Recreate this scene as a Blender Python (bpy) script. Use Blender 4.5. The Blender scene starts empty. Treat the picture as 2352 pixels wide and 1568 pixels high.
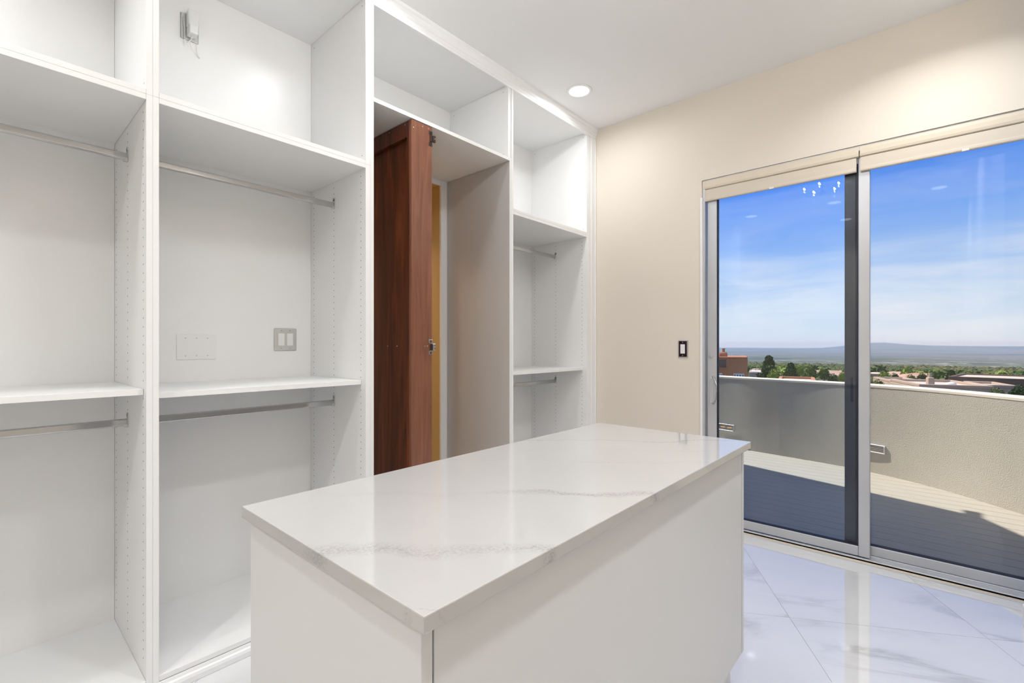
import bpy, bmesh, math, random
from mathutils import Vector, Matrix, noise
random.seed(7)
S = bpy.context.scene
C = S.collection
R = math.radians

# ---------------------------------------------------------------- camera
EYE = 1.25
cam_d = bpy.data.cameras.new('camera'); cam = bpy.data.objects.new('camera', cam_d); C.objects.link(cam)
cam.location = (0, 0, EYE)
cam.rotation_euler = (R(90), 0, R(41.5042 - 90))
cam_d.sensor_width = 36; cam_d.lens = 36 * 1088.7 / 2352
cam_d.shift_y = (791.7 - 784) / 2352
cam_d.clip_start = 0.02; cam_d.clip_end = 90000
S.camera = cam

# ---------------------------------------------------------------- exposure
S.view_settings.view_transform = 'Standard'; S.view_settings.look = 'None'
S.view_settings.exposure = 0.0; S.view_settings.gamma = 1; S.view_settings.use_curve_mapping = False

LAMP_W = 2.75        # each ceiling downlight
CHAND_W = 23.0      # crystal chandelier over the island (hangs above the frame)
SUN_W = 6.6
# ---------------------------------------------------------------- node helper
class NT:
    def __init__(s, nt): s.nt = nt; s.n = nt.nodes; s.l = nt.links
    def add(s, t, **k):
        nd = s.n.new(t)
        for a, v in k.items(): setattr(nd, a, v)
        return nd
    def link(s, a, b): s.l.new(a, b)
    def math(s, op, a, b=None, c=None, clamp=False):
        nd = s.add('ShaderNodeMath', operation=op); nd.use_clamp = clamp
        for i, v in enumerate((a, b, c)):
            if v is None: continue
            if isinstance(v, (int, float)): nd.inputs[i].default_value = v
            else: s.link(v, nd.inputs[i])
        return nd.outputs[0]
    def mix(s, f, a, b):
        nd = s.add('ShaderNodeMix', data_type='RGBA')
        for i, v in ((0, f), (6, a), (7, b)):
            if isinstance(v, (int, float)): nd.inputs[i].default_value = v
            elif isinstance(v, tuple): nd.inputs[i].default_value = (*v, 1)
            else: s.link(v, nd.inputs[i])
        return nd.outputs[2]
    def noise(s, vec, scale, detail=3, rough=.5, dist=0):
        nd = s.add('ShaderNodeTexNoise'); nd.inputs['Scale'].default_value = scale
        nd.inputs['Detail'].default_value = detail; nd.inputs['Roughness'].default_value = rough
        nd.inputs['Distortion'].default_value = dist
        if vec is not None: s.link(vec, nd.inputs['Vector'])
        return nd.outputs['Fac']
    def ramp(s, f, pts, interp='LINEAR'):
        nd = s.add('ShaderNodeValToRGB'); cr = nd.color_ramp; cr.interpolation = interp
        while len(cr.elements) < len(pts): cr.elements.new(.5)
        for e, (p, c) in zip(cr.elements, pts):
            e.position = p; e.color = (*c, 1) if isinstance(c, tuple) else (c, c, c, 1)
        s.link(f, nd.inputs[0]); return nd.outputs[0]
    def mapping(s, vec, scale=(1, 1, 1), rot=(0, 0, 0), loc=(0, 0, 0)):
        nd = s.add('ShaderNodeMapping'); nd.inputs['Scale'].default_value = scale
        nd.inputs['Rotation'].default_value = rot; nd.inputs['Location'].default_value = loc
        s.link(vec, nd.inputs[0]); return nd.outputs[0]

# ---------------------------------------------------------------- sky
w = bpy.data.worlds.new('sky'); S.world = w; w.use_nodes = True
t = NT(w.node_tree); t.n.clear()
tc = t.add('ShaderNodeTexCoord'); sp = t.add('ShaderNodeSeparateXYZ'); t.link(tc.outputs['Generated'], sp.inputs[0])
el = sp.outputs[2]
grad = t.ramp(el, [(0.0, (.78, .87, .95)), (.05, (.70, .82, .97)), (.09, (.58, .74, .97)), (.157, (.34, .56, .97)), (.24, (.15, .37, .96)),
                   (.31, (.075, .26, .91)), (.42, (.075, .24, .80)), (1.0, (.13, .27, .62))])
cm = t.mapping(tc.outputs['Generated'], (1.6, 1.6, 11), (R(4), R(6), 0))
cl = t.noise(cm, 2.3, 7, .58, .6)
clm = t.ramp(cl, [(.40, 0.0), (.74, 1.0)])
fade = t.ramp(el, [(0.0, .8), (.06, .9), (.12, .6), (.19, .18), (.35, .10), (1, .08)])
mask = t.math('MULTIPLY', clm, fade)
colr = t.mix(mask, grad, (.93, .95, 1.0))
bg = t.add('ShaderNodeBackground'); t.link(colr, bg.inputs[0]); bg.inputs[1].default_value = 1.0
wo = t.add('ShaderNodeOutputWorld'); t.link(bg.outputs[0], wo.inputs[0])

# ---------------------------------------------------------------- sun
sd = bpy.data.lights.new('sun', 'SUN'); sd.energy = SUN_W; sd.angle = R(.55); sd.color = (1, .94, .84)
sun = bpy.data.objects.new('sun', sd); C.objects.link(sun)
ce = math.cos(R(55)); sdir = Vector((.140 * ce, .990 * ce, math.sin(R(55))))
sun.rotation_euler = sdir.to_track_quat('Z', 'Y').to_euler(); sun.location = (8, 12, 18)

# ---------------------------------------------------------------- materials
def mat(name, col, rough=.5, metal=0, spec=.5, bump=None, coat=0, var=None):
    m = bpy.data.materials.new(name); m.use_nodes = True; n = NT(m.node_tree)
    b = m.node_tree.nodes['Principled BSDF']
    b.inputs['Base Color'].default_value = (*col, 1); b.inputs['Roughness'].default_value = rough
    b.inputs['Metallic'].default_value = metal; b.inputs['Specular IOR Level'].default_value = spec
    b.inputs['Coat Weight'].default_value = coat
    if bump or var:
        tcn = n.add('ShaderNodeTexCoord').outputs['Object']
    if var:   # (scale, colour2, detail)
        f = n.noise(tcn, var[0], var[2]); f = n.ramp(f, [(.35, 0.0), (.65, 1.0)])
        n.link(n.mix(f, col, var[1]), b.inputs['Base Color'])
    if bump:  # (scale, strength, distance)
        f = n.noise(tcn, bump[0], 4, .6)
        bn = n.add('ShaderNodeBump'); bn.inputs['Strength'].default_value = bump[1]; bn.inputs['Distance'].default_value = bump[2]
        n.link(f, bn.inputs['Height']); n.link(bn.outputs[0], b.inputs['Normal'])
    return m

M = {}
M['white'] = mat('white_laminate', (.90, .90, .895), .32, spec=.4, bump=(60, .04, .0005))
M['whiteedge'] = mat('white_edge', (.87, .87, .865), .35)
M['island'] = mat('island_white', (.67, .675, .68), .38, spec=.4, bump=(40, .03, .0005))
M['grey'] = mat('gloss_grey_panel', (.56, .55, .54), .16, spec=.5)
M['ceiling'] = mat('ceiling_paint', (.90, .90, .90), .8, bump=(140, .1, .001))
M['beige'] = mat('beige_paint', (.77, .70, .61), .62, spec=.3, bump=(180, .12, .001))
M['yellow'] = mat('mustard_paint', (.62, .42, .165), .7, bump=(160, .12, .001))
M['trim'] = mat('white_trim', (.90, .90, .90), .4)
M['chrome'] = mat('chrome_rod', (.52, .525, .53), .12, 1)
M['steel'] = mat('brushed_steel', (.62, .62, .61), .28, 1, bump=(300, .05, .0003))
M['platereflect'] = mat('plate_dark_reflection', (.035, .02, .03), .12, .6)  # dark reflection in the steel plate, put into the colour
M['plastic'] = mat('white_plastic', (.85, .85, .84), .3)
M['alu'] = mat('anodised_aluminium', (.56, .57, .60), .42, .55, var=(3, (.60, .61, .63), 2))
M['alushade'] = mat('shaded_aluminium_stile', (.085, .083, .10), .38, .2)  # silver stile in shade, the shade put into a darker colour
M['gasket'] = mat('black_gasket', (.012, .016, .04), .5)
M['hole'] = mat('pin_hole_dark', (.14, .13, .12), .8)
M['screw'] = mat('bright_screw', (.85, .80, .74), .25, .8)
M['bronze'] = mat('dark_bronze', (.10, .07, .06), .3, .8)
M['blind'] = mat('blind_fabric', (.66, .59, .49), .75, bump=(900, .15, .0004))
M['valance'] = mat('blind_valance', (.69, .61, .49), .42)
M['clip'] = mat('clear_clip', (.80, .78, .74), .12)
M['grout'] = mat('grout', (.60, .60, .60), .8)
M['caulk'] = mat('beige_caulk', (.70, .58, .42), .6)
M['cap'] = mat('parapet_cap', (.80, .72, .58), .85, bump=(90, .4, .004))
M['adobe'] = mat('orange_stucco', (.52, .20, .085), .9, bump=(12, .3, .02), var=(.6, (.46, .17, .07), 3))
M['tan'] = mat('tan_stucco', (.47, .34, .25), .9, bump=(8, .3, .02), var=(.4, (.42, .31, .23), 3))
M['brown'] = mat('brown_stucco', (.20, .12, .085), .9, var=(.8, (.14, .085, .06), 4))
M['roof'] = mat('pale_flat_roof', (.62, .53, .42), .9, var=(.3, (.55, .47, .38), 3))
M['redroof'] = mat('pink_tile_roof', (.46, .25, .165), .9, var=(.5, (.48, .33, .25), 3))
M['winwhite'] = mat('white_window_bars', (.80, .80, .78), .5)
M['winglass'] = mat('dark_window', (.10, .12, .13), .15)
M['trunk'] = mat('tree_bark', (.12, .08, .05), .9)
def leafmat(name, a, b): return mat(name, a, .75, spec=.2, var=(1.3, b, 4))
M['leaf_dark'] = leafmat('dark_pine_leaf', (.038, .075, .022), (.08, .13, .036))
M['leaf_mid'] = leafmat('mid_green_leaf', (.075, .125, .026), (.14, .19, .04))
M['scrubleaf'] = mat('olive_scrub', (.055, .075, .024), .8, spec=.1, var=(.06, (.17, .16, .07), 5))
M['leaf_lime'] = leafmat('lime_leaf', (.19, .26, .04), (.29, .34, .06))

# stucco of the terrace wall
def stucco():
    m = mat('grey_stucco', (.53, .48, .40), .92, spec=.15); n = NT(m.node_tree); b = n.n['Principled BSDF']
    tcn = n.add('ShaderNodeTexCoord').outputs['Object']
    f = n.noise(tcn, 1.3, 5, .6); n.link(n.mix(n.ramp(f, [(.35, 0.0), (.7, 1.0)]), (.60, .56, .475), (.54, .505, .43)), b.inputs['Base Color'])
    v = n.noise(tcn, 105, 4, .7)
    bn = n.add('ShaderNodeBump'); bn.inputs['Strength'].default_value = .9; bn.inputs['Distance'].default_value = .012
    n.link(v, bn.inputs['Height']); n.link(bn.outputs[0], b.inputs['Normal']); return m
M['stucco'] = stucco()

def wood(name, dark, light, rough):
    m = mat(name, light, rough, coat=.25); n = NT(m.node_tree); b = n.n['Principled BSDF']
    tcn = n.add('ShaderNodeTexCoord').outputs['Object']
    mp = n.mapping(tcn, (9, 9, .7))
    f = n.noise(mp, 2.2, 6, .62, 1.2)
    g = n.noise(n.mapping(tcn, (70, 70, 1.6)), 3, 5, .7, .4)
    c = n.mix(n.ramp(f, [(.3, 0.0), (.7, 1.0)]), dark, light)
    c2 = n.mix(n.math('MULTIPLY', n.ramp(g, [(.45, 0.0), (.75, 1.0)]), .35), c, tuple(x * .45 for x in dark))
    n.link(c2, b.inputs['Base Color']); b.inputs['Coat Roughness'].default_value = .25
    return m
M['wood'] = wood('cherry_wood', (.17, .060, .033), (.29, .118, .066), .34)
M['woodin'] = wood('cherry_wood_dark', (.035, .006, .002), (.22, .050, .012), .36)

def quartz():
    m = mat('white_quartz', (.80, .78, .76), .07, spec=.7); n = NT(m.node_tree); b = n.n['Principled BSDF']
    tcn = n.add('ShaderNodeTexCoord').outputs['Object']
    s = n.add('ShaderNodeSeparateXYZ'); n.link(tcn, s.inputs[0])
    q = n.math('ADD', n.math('MULTIPLY', s.outputs[0], .766), n.math('MULTIPLY', s.outputs[1], .643))
    q = n.math('ADD', q, n.math('MULTIPLY', s.outputs[2], .35))
    wv = n.noise(tcn, 3.0, 3, .5); q = n.math('ADD', q, n.math('MULTIPLY', n.math('SUBTRACT', wv, .5), .16))
    wf = n.noise(tcn, 16, 4, .65); q = n.math('ADD', q, n.math('MULTIPLY', n.math('SUBTRACT', wf, .5), .055))
    spk = n.ramp(n.noise(tcn, 190, 4, .75), [(.42, .10), (.60, 1.0)])
    along = n.ramp(n.noise(tcn, 2.4, 2, .5), [(.30, .35), (.55, 1.0)])
    tot = None
    for c0, wd, st in ((-.560, .029, .95), (-.250, .021, .85), (.370, .008, .8), (.06, .003, .4), (-.73, .004, .4), (.22, .003, .35)):
        d = n.math('ABSOLUTE', n.math('SUBTRACT', q, c0))
        k = n.math('SUBTRACT', 1.0, n.math('DIVIDE', d, wd), clamp=True)
        k = n.math('MULTIPLY', k, st)
        if c0 == -.250: k = n.math('MULTIPLY', k, n.math('ADD', .12, n.math('MULTIPLY', n.math('DIVIDE', n.math('ADD', s.outputs[0], .33), .10, clamp=True), .88)))
        tot = k if tot is None else n.math('MAXIMUM', tot, k)
    f = n.math('MULTIPLY', n.math('MULTIPLY', tot, spk), along)
    base = n.mix(n.ramp(n.noise(tcn, 1.6, 4, .6), [(.4, 0.0), (.7, 1.0)]), (.485, .475, .465), (.46, .452, .443))
    n.link(n.mix(f, base, (.25, .245, .24)), b.inputs['Base Color']); return m
M['quartz'] = quartz()

def marble():
    m = mat('marble_tile', (.80, .79, .78), .04, spec=.9); n = NT(m.node_tree); b = n.n['Principled BSDF']
    tcn = n.add('ShaderNodeTexCoord').outputs['Object']
    oi = n.add('ShaderNodeObjectInfo'); off = n.add('ShaderNodeCombineXYZ')
    n.link(n.math('MULTIPLY', oi.outputs['Random'], 37.0), off.inputs[0]); n.link(n.math('MULTIPLY', oi.outputs['Random'], 91.0), off.inputs[1])
    va = n.add('ShaderNodeVectorMath', operation='ADD'); n.link(tcn, va.inputs[0]); n.link(off.outputs[0], va.inputs[1])
    mp = n.mapping(va.outputs[0], (1.0, .30, 1), (0, 0, R(-18)))
    wv = n.noise(mp, 2.2, 7, .55, .9)
    r = n.math('ABSOLUTE', n.math('SUBTRACT', wv, .5))
    thin = n.math('POWER', n.math('SUBTRACT', 1.0, n.math('MULTIPLY', r, 26.0), clamp=True), 1.6)
    soft = n.math('SUBTRACT', 1.0, n.math('MULTIPLY', r, 9.0), clamp=True)
    pt = n.ramp(n.noise(va.outputs[0], 1.5, 3, .5), [(.42, 0.0), (.66, 1.0)])
    f = n.math('MULTIPLY', n.math('ADD', n.math('MULTIPLY', thin, .55), n.math('MULTIPLY', soft, .20)), pt, clamp=True)
    n.link(n.mix(f, (.76, .76, .765), (.46, .45, .44)), b.inputs['Base Color']); b.inputs['IOR'].default_value = 2.2; b.inputs['Specular IOR Level'].default_value = .5; return m
M['marble'] = marble()

def deckmat():
    m = mat('composite_deck', (.46, .41, .34), .75, spec=.2); n = NT(m.node_tree); b = n.n['Principled BSDF']
    tcn = n.add('ShaderNodeTexCoord').outputs['Object']
    f = n.noise(n.mapping(tcn, (60, 2, 60)), 3, 5, .65)
    g = n.noise(tcn, 2, 3)
    c = n.mix(n.ramp(f, [(.35, 0.0), (.7, 1.0)]), (.37, .342, .29), (.46, .428, .365))
    n.link(n.mix(n.math('MULTIPLY', g, .3), c, (.33, .31, .275)), b.inputs['Base Color'])
    bn = n.add('ShaderNodeBump'); bn.inputs['Strength'].default_value = .3; bn.inputs['Distance'].default_value = .002
    n.link(f, bn.inputs['Height']); n.link(bn.outputs[0], b.inputs['Normal']); return m
M['deck'] = deckmat()

def glassmat(name, tint):
    m = bpy.data.materials.new(name); m.use_nodes = True; n = NT(m.node_tree); n.n.clear()
    tr = n.add('ShaderNodeBsdfTransparent'); tr.inputs[0].default_value = (*tint, 1)
    gl = n.add('ShaderNodeBsdfGlossy'); gl.inputs['Roughness'].default_value = 0
    fr = n.add('ShaderNodeFresnel'); fr.inputs[0].default_value = 1.45
    mx = n.add('ShaderNodeMixShader'); n.link(fr.outputs[0], mx.inputs[0]); n.link(tr.outputs[0], mx.inputs[1]); n.link(gl.outputs[0], mx.inputs[2])
    o = n.add('ShaderNodeOutputMaterial'); n.link(mx.outputs[0], o.inputs[0]); return m
M['glassL'] = glassmat('door_glass_cool', (.93, .965, 1.0))
M['glassR'] = glassmat('door_glass_clear', (.98, .98, .975))

def emit(name, col, s):
    m = bpy.data.materials.new(name); m.use_nodes = True; n = NT(m.node_tree); n.n.clear()
    e = n.add('ShaderNodeEmission'); e.inputs[0].default_value = (*col, 1); e.inputs[1].default_value = s
    o = n.add('ShaderNodeOutputMaterial'); n.link(e.outputs[0], o.inputs[0]); return m
M['lens'] = emit('downlight_lens', (1, .975, .93), 4)
M['bulb'] = emit('chandelier_bulb', (1, .97, .92), 30)
M['amber'] = emit('step_light_filament', (1, .50, .12), 1.6)
M['amberbox'] = mat('step_light_amber_diffuser', (.52, .30, .10), .4)

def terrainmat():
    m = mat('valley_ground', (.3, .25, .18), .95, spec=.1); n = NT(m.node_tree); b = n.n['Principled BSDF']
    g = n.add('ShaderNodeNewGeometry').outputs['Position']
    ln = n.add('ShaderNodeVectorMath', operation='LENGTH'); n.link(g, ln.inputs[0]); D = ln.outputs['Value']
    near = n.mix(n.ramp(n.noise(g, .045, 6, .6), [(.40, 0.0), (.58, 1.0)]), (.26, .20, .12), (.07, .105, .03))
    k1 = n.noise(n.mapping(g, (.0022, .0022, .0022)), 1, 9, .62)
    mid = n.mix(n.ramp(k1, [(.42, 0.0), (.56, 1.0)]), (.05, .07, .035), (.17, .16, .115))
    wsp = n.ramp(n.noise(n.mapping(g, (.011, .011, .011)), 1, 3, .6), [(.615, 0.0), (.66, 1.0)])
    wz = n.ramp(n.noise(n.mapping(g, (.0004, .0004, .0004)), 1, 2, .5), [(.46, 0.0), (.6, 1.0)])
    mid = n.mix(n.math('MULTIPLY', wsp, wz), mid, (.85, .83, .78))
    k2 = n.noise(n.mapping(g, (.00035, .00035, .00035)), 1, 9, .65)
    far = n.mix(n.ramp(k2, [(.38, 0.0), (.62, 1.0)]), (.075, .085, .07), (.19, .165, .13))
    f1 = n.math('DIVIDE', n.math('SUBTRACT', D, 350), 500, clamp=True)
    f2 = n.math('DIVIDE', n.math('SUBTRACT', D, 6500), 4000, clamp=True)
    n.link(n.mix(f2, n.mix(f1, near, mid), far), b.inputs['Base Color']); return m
M['terrain'] = terrainmat()

# ---------------------------------------------------------------- object helpers
def link(name, me, m, parent=None, loc=(0, 0, 0)):
    o = bpy.data.objects.new(name, me); C.objects.link(o)
    if m: me.materials.append(M[m] if isinstance(m, str) else m)
    if parent: o.parent = parent
    o.location = loc; return o
def tag(o, label, cat, group=None):
    o['label'] = label; o['category'] = cat
    if group: o['group'] = group
    return o
def thing(name, label, cat, loc=(0, 0, 0), group=None, rz=0):
    o = bpy.data.objects.new(name, None); C.objects.link(o); o.location = loc; o.rotation_euler = (0, 0, rz)
    o.empty_display_size = .1
    return tag(o, label, cat, group)
def sroot(name, loc=(0, 0, 0)):
    o = bpy.data.objects.new(name, None); C.objects.link(o); o.location = loc; o['kind'] = 'structure'; o.empty_display_size = .1; return o
def struct(o): o['kind'] = 'structure'; return o
def part(o, label): o['label'] = label; return o
def wloc(p):
    v = Vector((0, 0, 0))
    while p: v = v + p.location; p = p.parent
    return v
def bm_mesh(bm, name, smooth=False):
    me = bpy.data.meshes.new(name); bmesh.ops.recalc_face_normals(bm, faces=bm.faces[:]); bm.to_mesh(me); bm.free()
    if smooth:
        for p in me.polygons: p.use_smooth = True
    return me
def addbox(bm, lo, hi, bev=0, seg=1):
    r = bmesh.ops.create_cube(bm, size=1); vs = r['verts']
    for v in vs:
        v.co = Vector([(lo[i] + hi[i]) / 2 + v.co[i] * (hi[i] - lo[i]) for i in range(3)])
    if bev:
        es = list({e for v in vs for e in v.link_edges})
        bmesh.ops.bevel(bm, geom=es, offset=bev, segments=seg, affect='EDGES', profile=.5)
def box(name, lo, hi, m, parent=None, bev=.0006, seg=1):
    """world-space box; its own origin at its centre"""
    c = Vector([(a + b) / 2 for a, b in zip(lo, hi)])
    bm = bmesh.new(); addbox(bm, Vector(lo) - c, Vector(hi) - c, bev, seg)
    return link(name, bm_mesh(bm, name), m, parent, c - wloc(parent))
def boxes(name, lst, m, parent=None, bev=0):
    """several world-space boxes as one part"""
    lo = Vector(lst[0][0]); c = lo
    bm = bmesh.new()
    for a, b in lst: addbox(bm, Vector(a) - c, Vector(b) - c, bev)
    return link(name, bm_mesh(bm, name), m, parent, c - wloc(parent))
def addcyl(bm, p0, p1, r, seg=12, r2=None):
    p0, p1 = Vector(p0), Vector(p1); d = p1 - p0
    mt = Matrix.Translation((p0 + p1) / 2) @ d.to_track_quat('Z', 'Y').to_matrix().to_4x4()
    bmesh.ops.create_cone(bm, cap_ends=True, segments=seg, radius1=r, radius2=r if r2 is None else r2, depth=d.length, matrix=mt)
def cyl(name, p0, p1, r, m, parent=None, seg=16, r2=None):
    c = Vector(p0); bm = bmesh.new(); addcyl(bm, (0, 0, 0), Vector(p1) - c, r, seg, r2)
    return link(name, bm_mesh(bm, name), m, parent, c - wloc(parent))
def tubebm(bm, pts, r, seg=8):
    rings = []
    for i, p in enumerate(pts):
        p = Vector(p); a = Vector(pts[max(i - 1, 0)]); b = Vector(pts[min(i + 1, len(pts) - 1)])
        q = (b - a).to_track_quat('Z', 'Y'); ring = []
        for k in range(seg):
            t_ = 2 * math.pi * k / seg
            ring.append(bm.verts.new(p + q @ Vector((math.cos(t_) * r, math.sin(t_) * r, 0))))
        rings.append(ring)
    for a, b in zip(rings, rings[1:]):
        for k in range(seg): bm.faces.new((a[k], a[(k + 1) % seg], b[(k + 1) % seg], b[k]))
    bm.faces.new(rings[0]); bm.faces.new(rings[-1])
def tube(name, pts, r, m, parent=None, seg=8):
    c = Vector(pts[0]); bm = bmesh.new(); tubebm(bm, [Vector(p) - c for p in pts], r, seg)
    return link(name, bm_mesh(bm, name, True), m, parent, c - wloc(parent))
def prism(name, poly, z0, z1, m, parent=None, bev=0):
    c = Vector((sum(p[0] for p in poly) / len(poly), sum(p[1] for p in poly) / len(poly), z0))
    bm = bmesh.new()
    lo = [bm.verts.new((p[0] - c.x, p[1] - c.y, 0)) for p in poly]; hi = [bm.verts.new((p[0] - c.x, p[1] - c.y, z1 - z0)) for p in poly]
    n = len(poly); bm.faces.new(lo); top = bm.faces.new(hi)
    for i in range(n): bm.faces.new((lo[i], lo[(i + 1) % n], hi[(i + 1) % n], hi[i]))
    if bev: bmesh.ops.bevel(bm, geom=list(top.edges), offset=bev, segments=1, affect='EDGES')
    return link(name, bm_mesh(bm, name), m, parent, c - wloc(parent))
def extrude_profile(name, prof, axis, a, b, m, parent=None, smooth=False):
    """prof: list of (u,z); axis 'x' -> (x, u, z) from a to b; axis 'y' -> (u, y, z)"""
    f = (lambda s, u, z: (s, u, z)) if axis == 'x' else (lambda s, u, z: (u, s, z))
    c = Vector(f(a, prof[0][0], prof[0][1])); bm = bmesh.new()
    A = [bm.verts.new(Vector(f(a, u, z)) - c) for u, z in prof]; B = [bm.verts.new(Vector(f(b, u, z)) - c) for u, z in prof]
    n = len(prof)
    for i in range(n): bm.faces.new((A[i], A[(i + 1) % n], B[(i + 1) % n], B[i]))
    bm.faces.new(A); bm.faces.new(B)
    return link(name, bm_mesh(bm, name), m, parent, c - wloc(parent))

# ================================================================ SETTING
XW, YF, YB, ZC = 3.372, 2.067, 2.639, 3.013
XL, YR = -2.0, -.312
YB2 = 2.72                       # plane behind the closet backs
# floor: grout bed + tiles turned 30 degrees
def clip(poly, rect):
    x0, y0, x1, y1 = rect
    for f, inter in (((lambda p: p[0] >= x0), lambda a, b: (x0, a[1] + (b[1] - a[1]) * (x0 - a[0]) / (b[0] - a[0]))),
                     ((lambda p: p[0] <= x1), lambda a, b: (x1, a[1] + (b[1] - a[1]) * (x1 - a[0]) / (b[0] - a[0]))),
                     ((lambda p: p[1] >= y0), lambda a, b: (a[0] + (b[0] - a[0]) * (y0 - a[1]) / (b[1] - a[1]), y0)),
                     ((lambda p: p[1] <= y1), lambda a, b: (a[0] + (b[0] - a[0]) * (y1 - a[1]) / (b[1] - a[1]), y1))):
        out = []
        for i in range(len(poly)):
            a, b = poly[i - 1], poly[i]
            if f(b):
                if not f(a): out.append(inter(a, b))
                out.append(b)
            elif f(a): out.append(inter(a, b))
        poly = out
        if not poly: return []
    return poly
floor = struct(box('floor', (XL, -.80, -.06), (3.62, 4.3, -.003), 'grout', bev=0))
ang = R(29.75); ux = Vector((math.cos(ang), math.sin(ang))); vx = Vector((-math.sin(ang), math.cos(ang)))
TW, TL, G = .770, 1.54, .0009
for i in range(-4, 5):
    for j in range(-4, 4):
        s0 = -.803 + TW * i; t0 = 2.388 + TL * j
        q = [ux * (t0 + a) + vx * (s0 + b) for a, b in ((G, G), (TL - G, G), (TL - G, TW - G), (G, TW - G))]
        pc = clip([(p.x, p.y) for p in q], (XL, -.80, 3.384, 2.72))
        if len(pc) < 3: continue
        ar = abs(sum(pc[k - 1][0] * pc[k][1] - pc[k][0] * pc[k - 1][1] for k in range(len(pc)))) / 2
        if ar < .002: continue
        # build in the tile's own frame so the veins run along the tile's short side
        c = ux * (t0 + TL / 2) + vx * (s0 + TW / 2)
        bm = bmesh.new(); loc = [((Vector(p) - c).dot(ux), (Vector(p) - c).dot(vx)) for p in pc]
        lo = [bm.verts.new((a, b, 0)) for a, b in loc]; hi = [bm.verts.new((a, b, .003)) for a, b in loc]
        bm.faces.new(lo); tf = bm.faces.new(hi)
        for k in range(len(loc)): bm.faces.new((lo[k], lo[(k + 1) % len(loc)], hi[(k + 1) % len(loc)], hi[k]))
        o = link('tile', bm_mesh(bm, 'tile'), 'marble', floor, Vector((c.x, c.y, -.003)) - floor.location)
        o.rotation_euler = (0, 0, ang)
struct(box('ceiling', (XL - .2, -.95, ZC), (3.62, 4.3, ZC + .12), 'ceiling', bev=0))
# wall with the sliding door (opening y -.72 .. 1.205, z 0 .. 2.40)
OY0, OY1, OZ = -.72, 1.206, 2.401
struct(boxes('wall_right', [((XW, OY1, -.3), (3.60, 2.72, ZC)), ((XW, OY0, OZ), (3.60, OY1, ZC)), ((XW, -.95, -.3), (3.60, OY0, ZC)),
                            ((XW, 2.72, -.3), (3.60, 4.3, ZC))], 'beige'))
struct(boxes('wall_near', [((XL, YR - .12, -.008), (3.08, YR, ZC - .001)), ((3.08, -.95, -.008), (XW, -.72, ZC - .001))], 'beige'))
struct(box('baseboard_near', (XL, YR, .0), (3.08, YR + .008, .10), 'trim', bev=.003))
struct(box('baseboard_near', (3.08, YR - .10, .0), (3.088, YR + .008, .10), 'trim', bev=.003))
struct(box('baseboard_right', (XW - .012, OY1 + .02, .0), (XW, YF - .02, .10), 'trim', bev=.003))
struct(box('wall_left', (XL - .2, -.95, -.3), (XL, 2.2, ZC - .001), 'beige', bev=0))
struct(box('wall_far', (XL, YF, -.008), (-.47, YF + .12, ZC - .001), 'beige', bev=0))
# wall behind the closets, with the passage opening
PX0, PX1, PZ = 1.40, 2.257, 2.417
struct(boxes('wall_back', [((-.47, YB2, -.3), (PX0, YB2 + .10, ZC)), ((PX1 + .1, YB2, -.3), (XW, YB2 + .10, ZC)), ((PX0, YB2, PZ + .12), (PX1 + .1, YB2 + .10, ZC))], 'white'))
struct(box('wall_passage_right', (PX1, YB2 - .0115, -.008), (PX1 + .1, 4.3, PZ + .12), 'yellow', bev=0))
struct(box('wall_passage_left', (PX0 - .1, YB2 + .101, -.008), (PX0, 4.3, PZ + .12), 'yellow', bev=0))
struct(box('wall_passage_end', (PX0, 4.2, -.008), (PX1, 4.3, 2.60), 'yellow', bev=0))
struct(box('ceiling_passage', (PX0, YB2 - .0115, PZ + .003), (PX1 - .0005, 4.2, PZ + .12), 'yellow', bev=0))

# crown moulding, filler and base trims
cp = [(YF + .01, 2.932), (YF - .004, 2.932), (YF - .006, 2.944), (YF - .009, 2.948), (YF - .009, 2.962), (YF - .013, 2.966), (YF - .015, 2.980),
      (YF - .021, 2.992), (YF - .029, 2.999), (YF - .030, ZC), (YF + .01, ZC)]
struct(extrude_profile('trim_1', cp, 'x', -.45, XW, 'trim'))
bp = [(YF + .004, .001), (YF - .016, .001), (YF - .016, .020), (YF - .012, .030), (YF - .006, .034), (YF - .004, .040), (YF - .002, .0455), (YF + .004, .0455)]
struct(extrude_profile('trim_2', bp, 'x', -.45, 1.284, 'trim'))
struct(extrude_profile('trim_3', bp, 'x', 2.332, XW, 'trim'))
f4 = struct(boxes('trim_4', [((3.262, YF, .046), (XW - .001, YF + .018, 2.932)), ((3.300, YF - .006, .046), (3.352, YF, 2.932)), ((3.352, YF - .010, .046), (XW - .001, YF, 2.932))], 'trim', bev=.0015))

# ================================================================ CLOSET UNITS
def holes(name, xface, sgn, ys, z0, z1, parent, r=.0026, zs=None):
    bm = bmesh.new(); c = Vector((xface, ys[0], z0))
    zs = zs or [z0 + .032 * k for k in range(int((z1 - z0) / .032) + 1)]
    for y in ys:
        for z in zs:
            addcyl(bm, Vector((xface, y, z)) - c, Vector((xface + sgn * .0004, y, z)) - c, r, 8)
    o = link(name, bm_mesh(bm, name), 'hole', parent, c - wloc(parent)); o['kind'] = 'stuff'; return o

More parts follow.
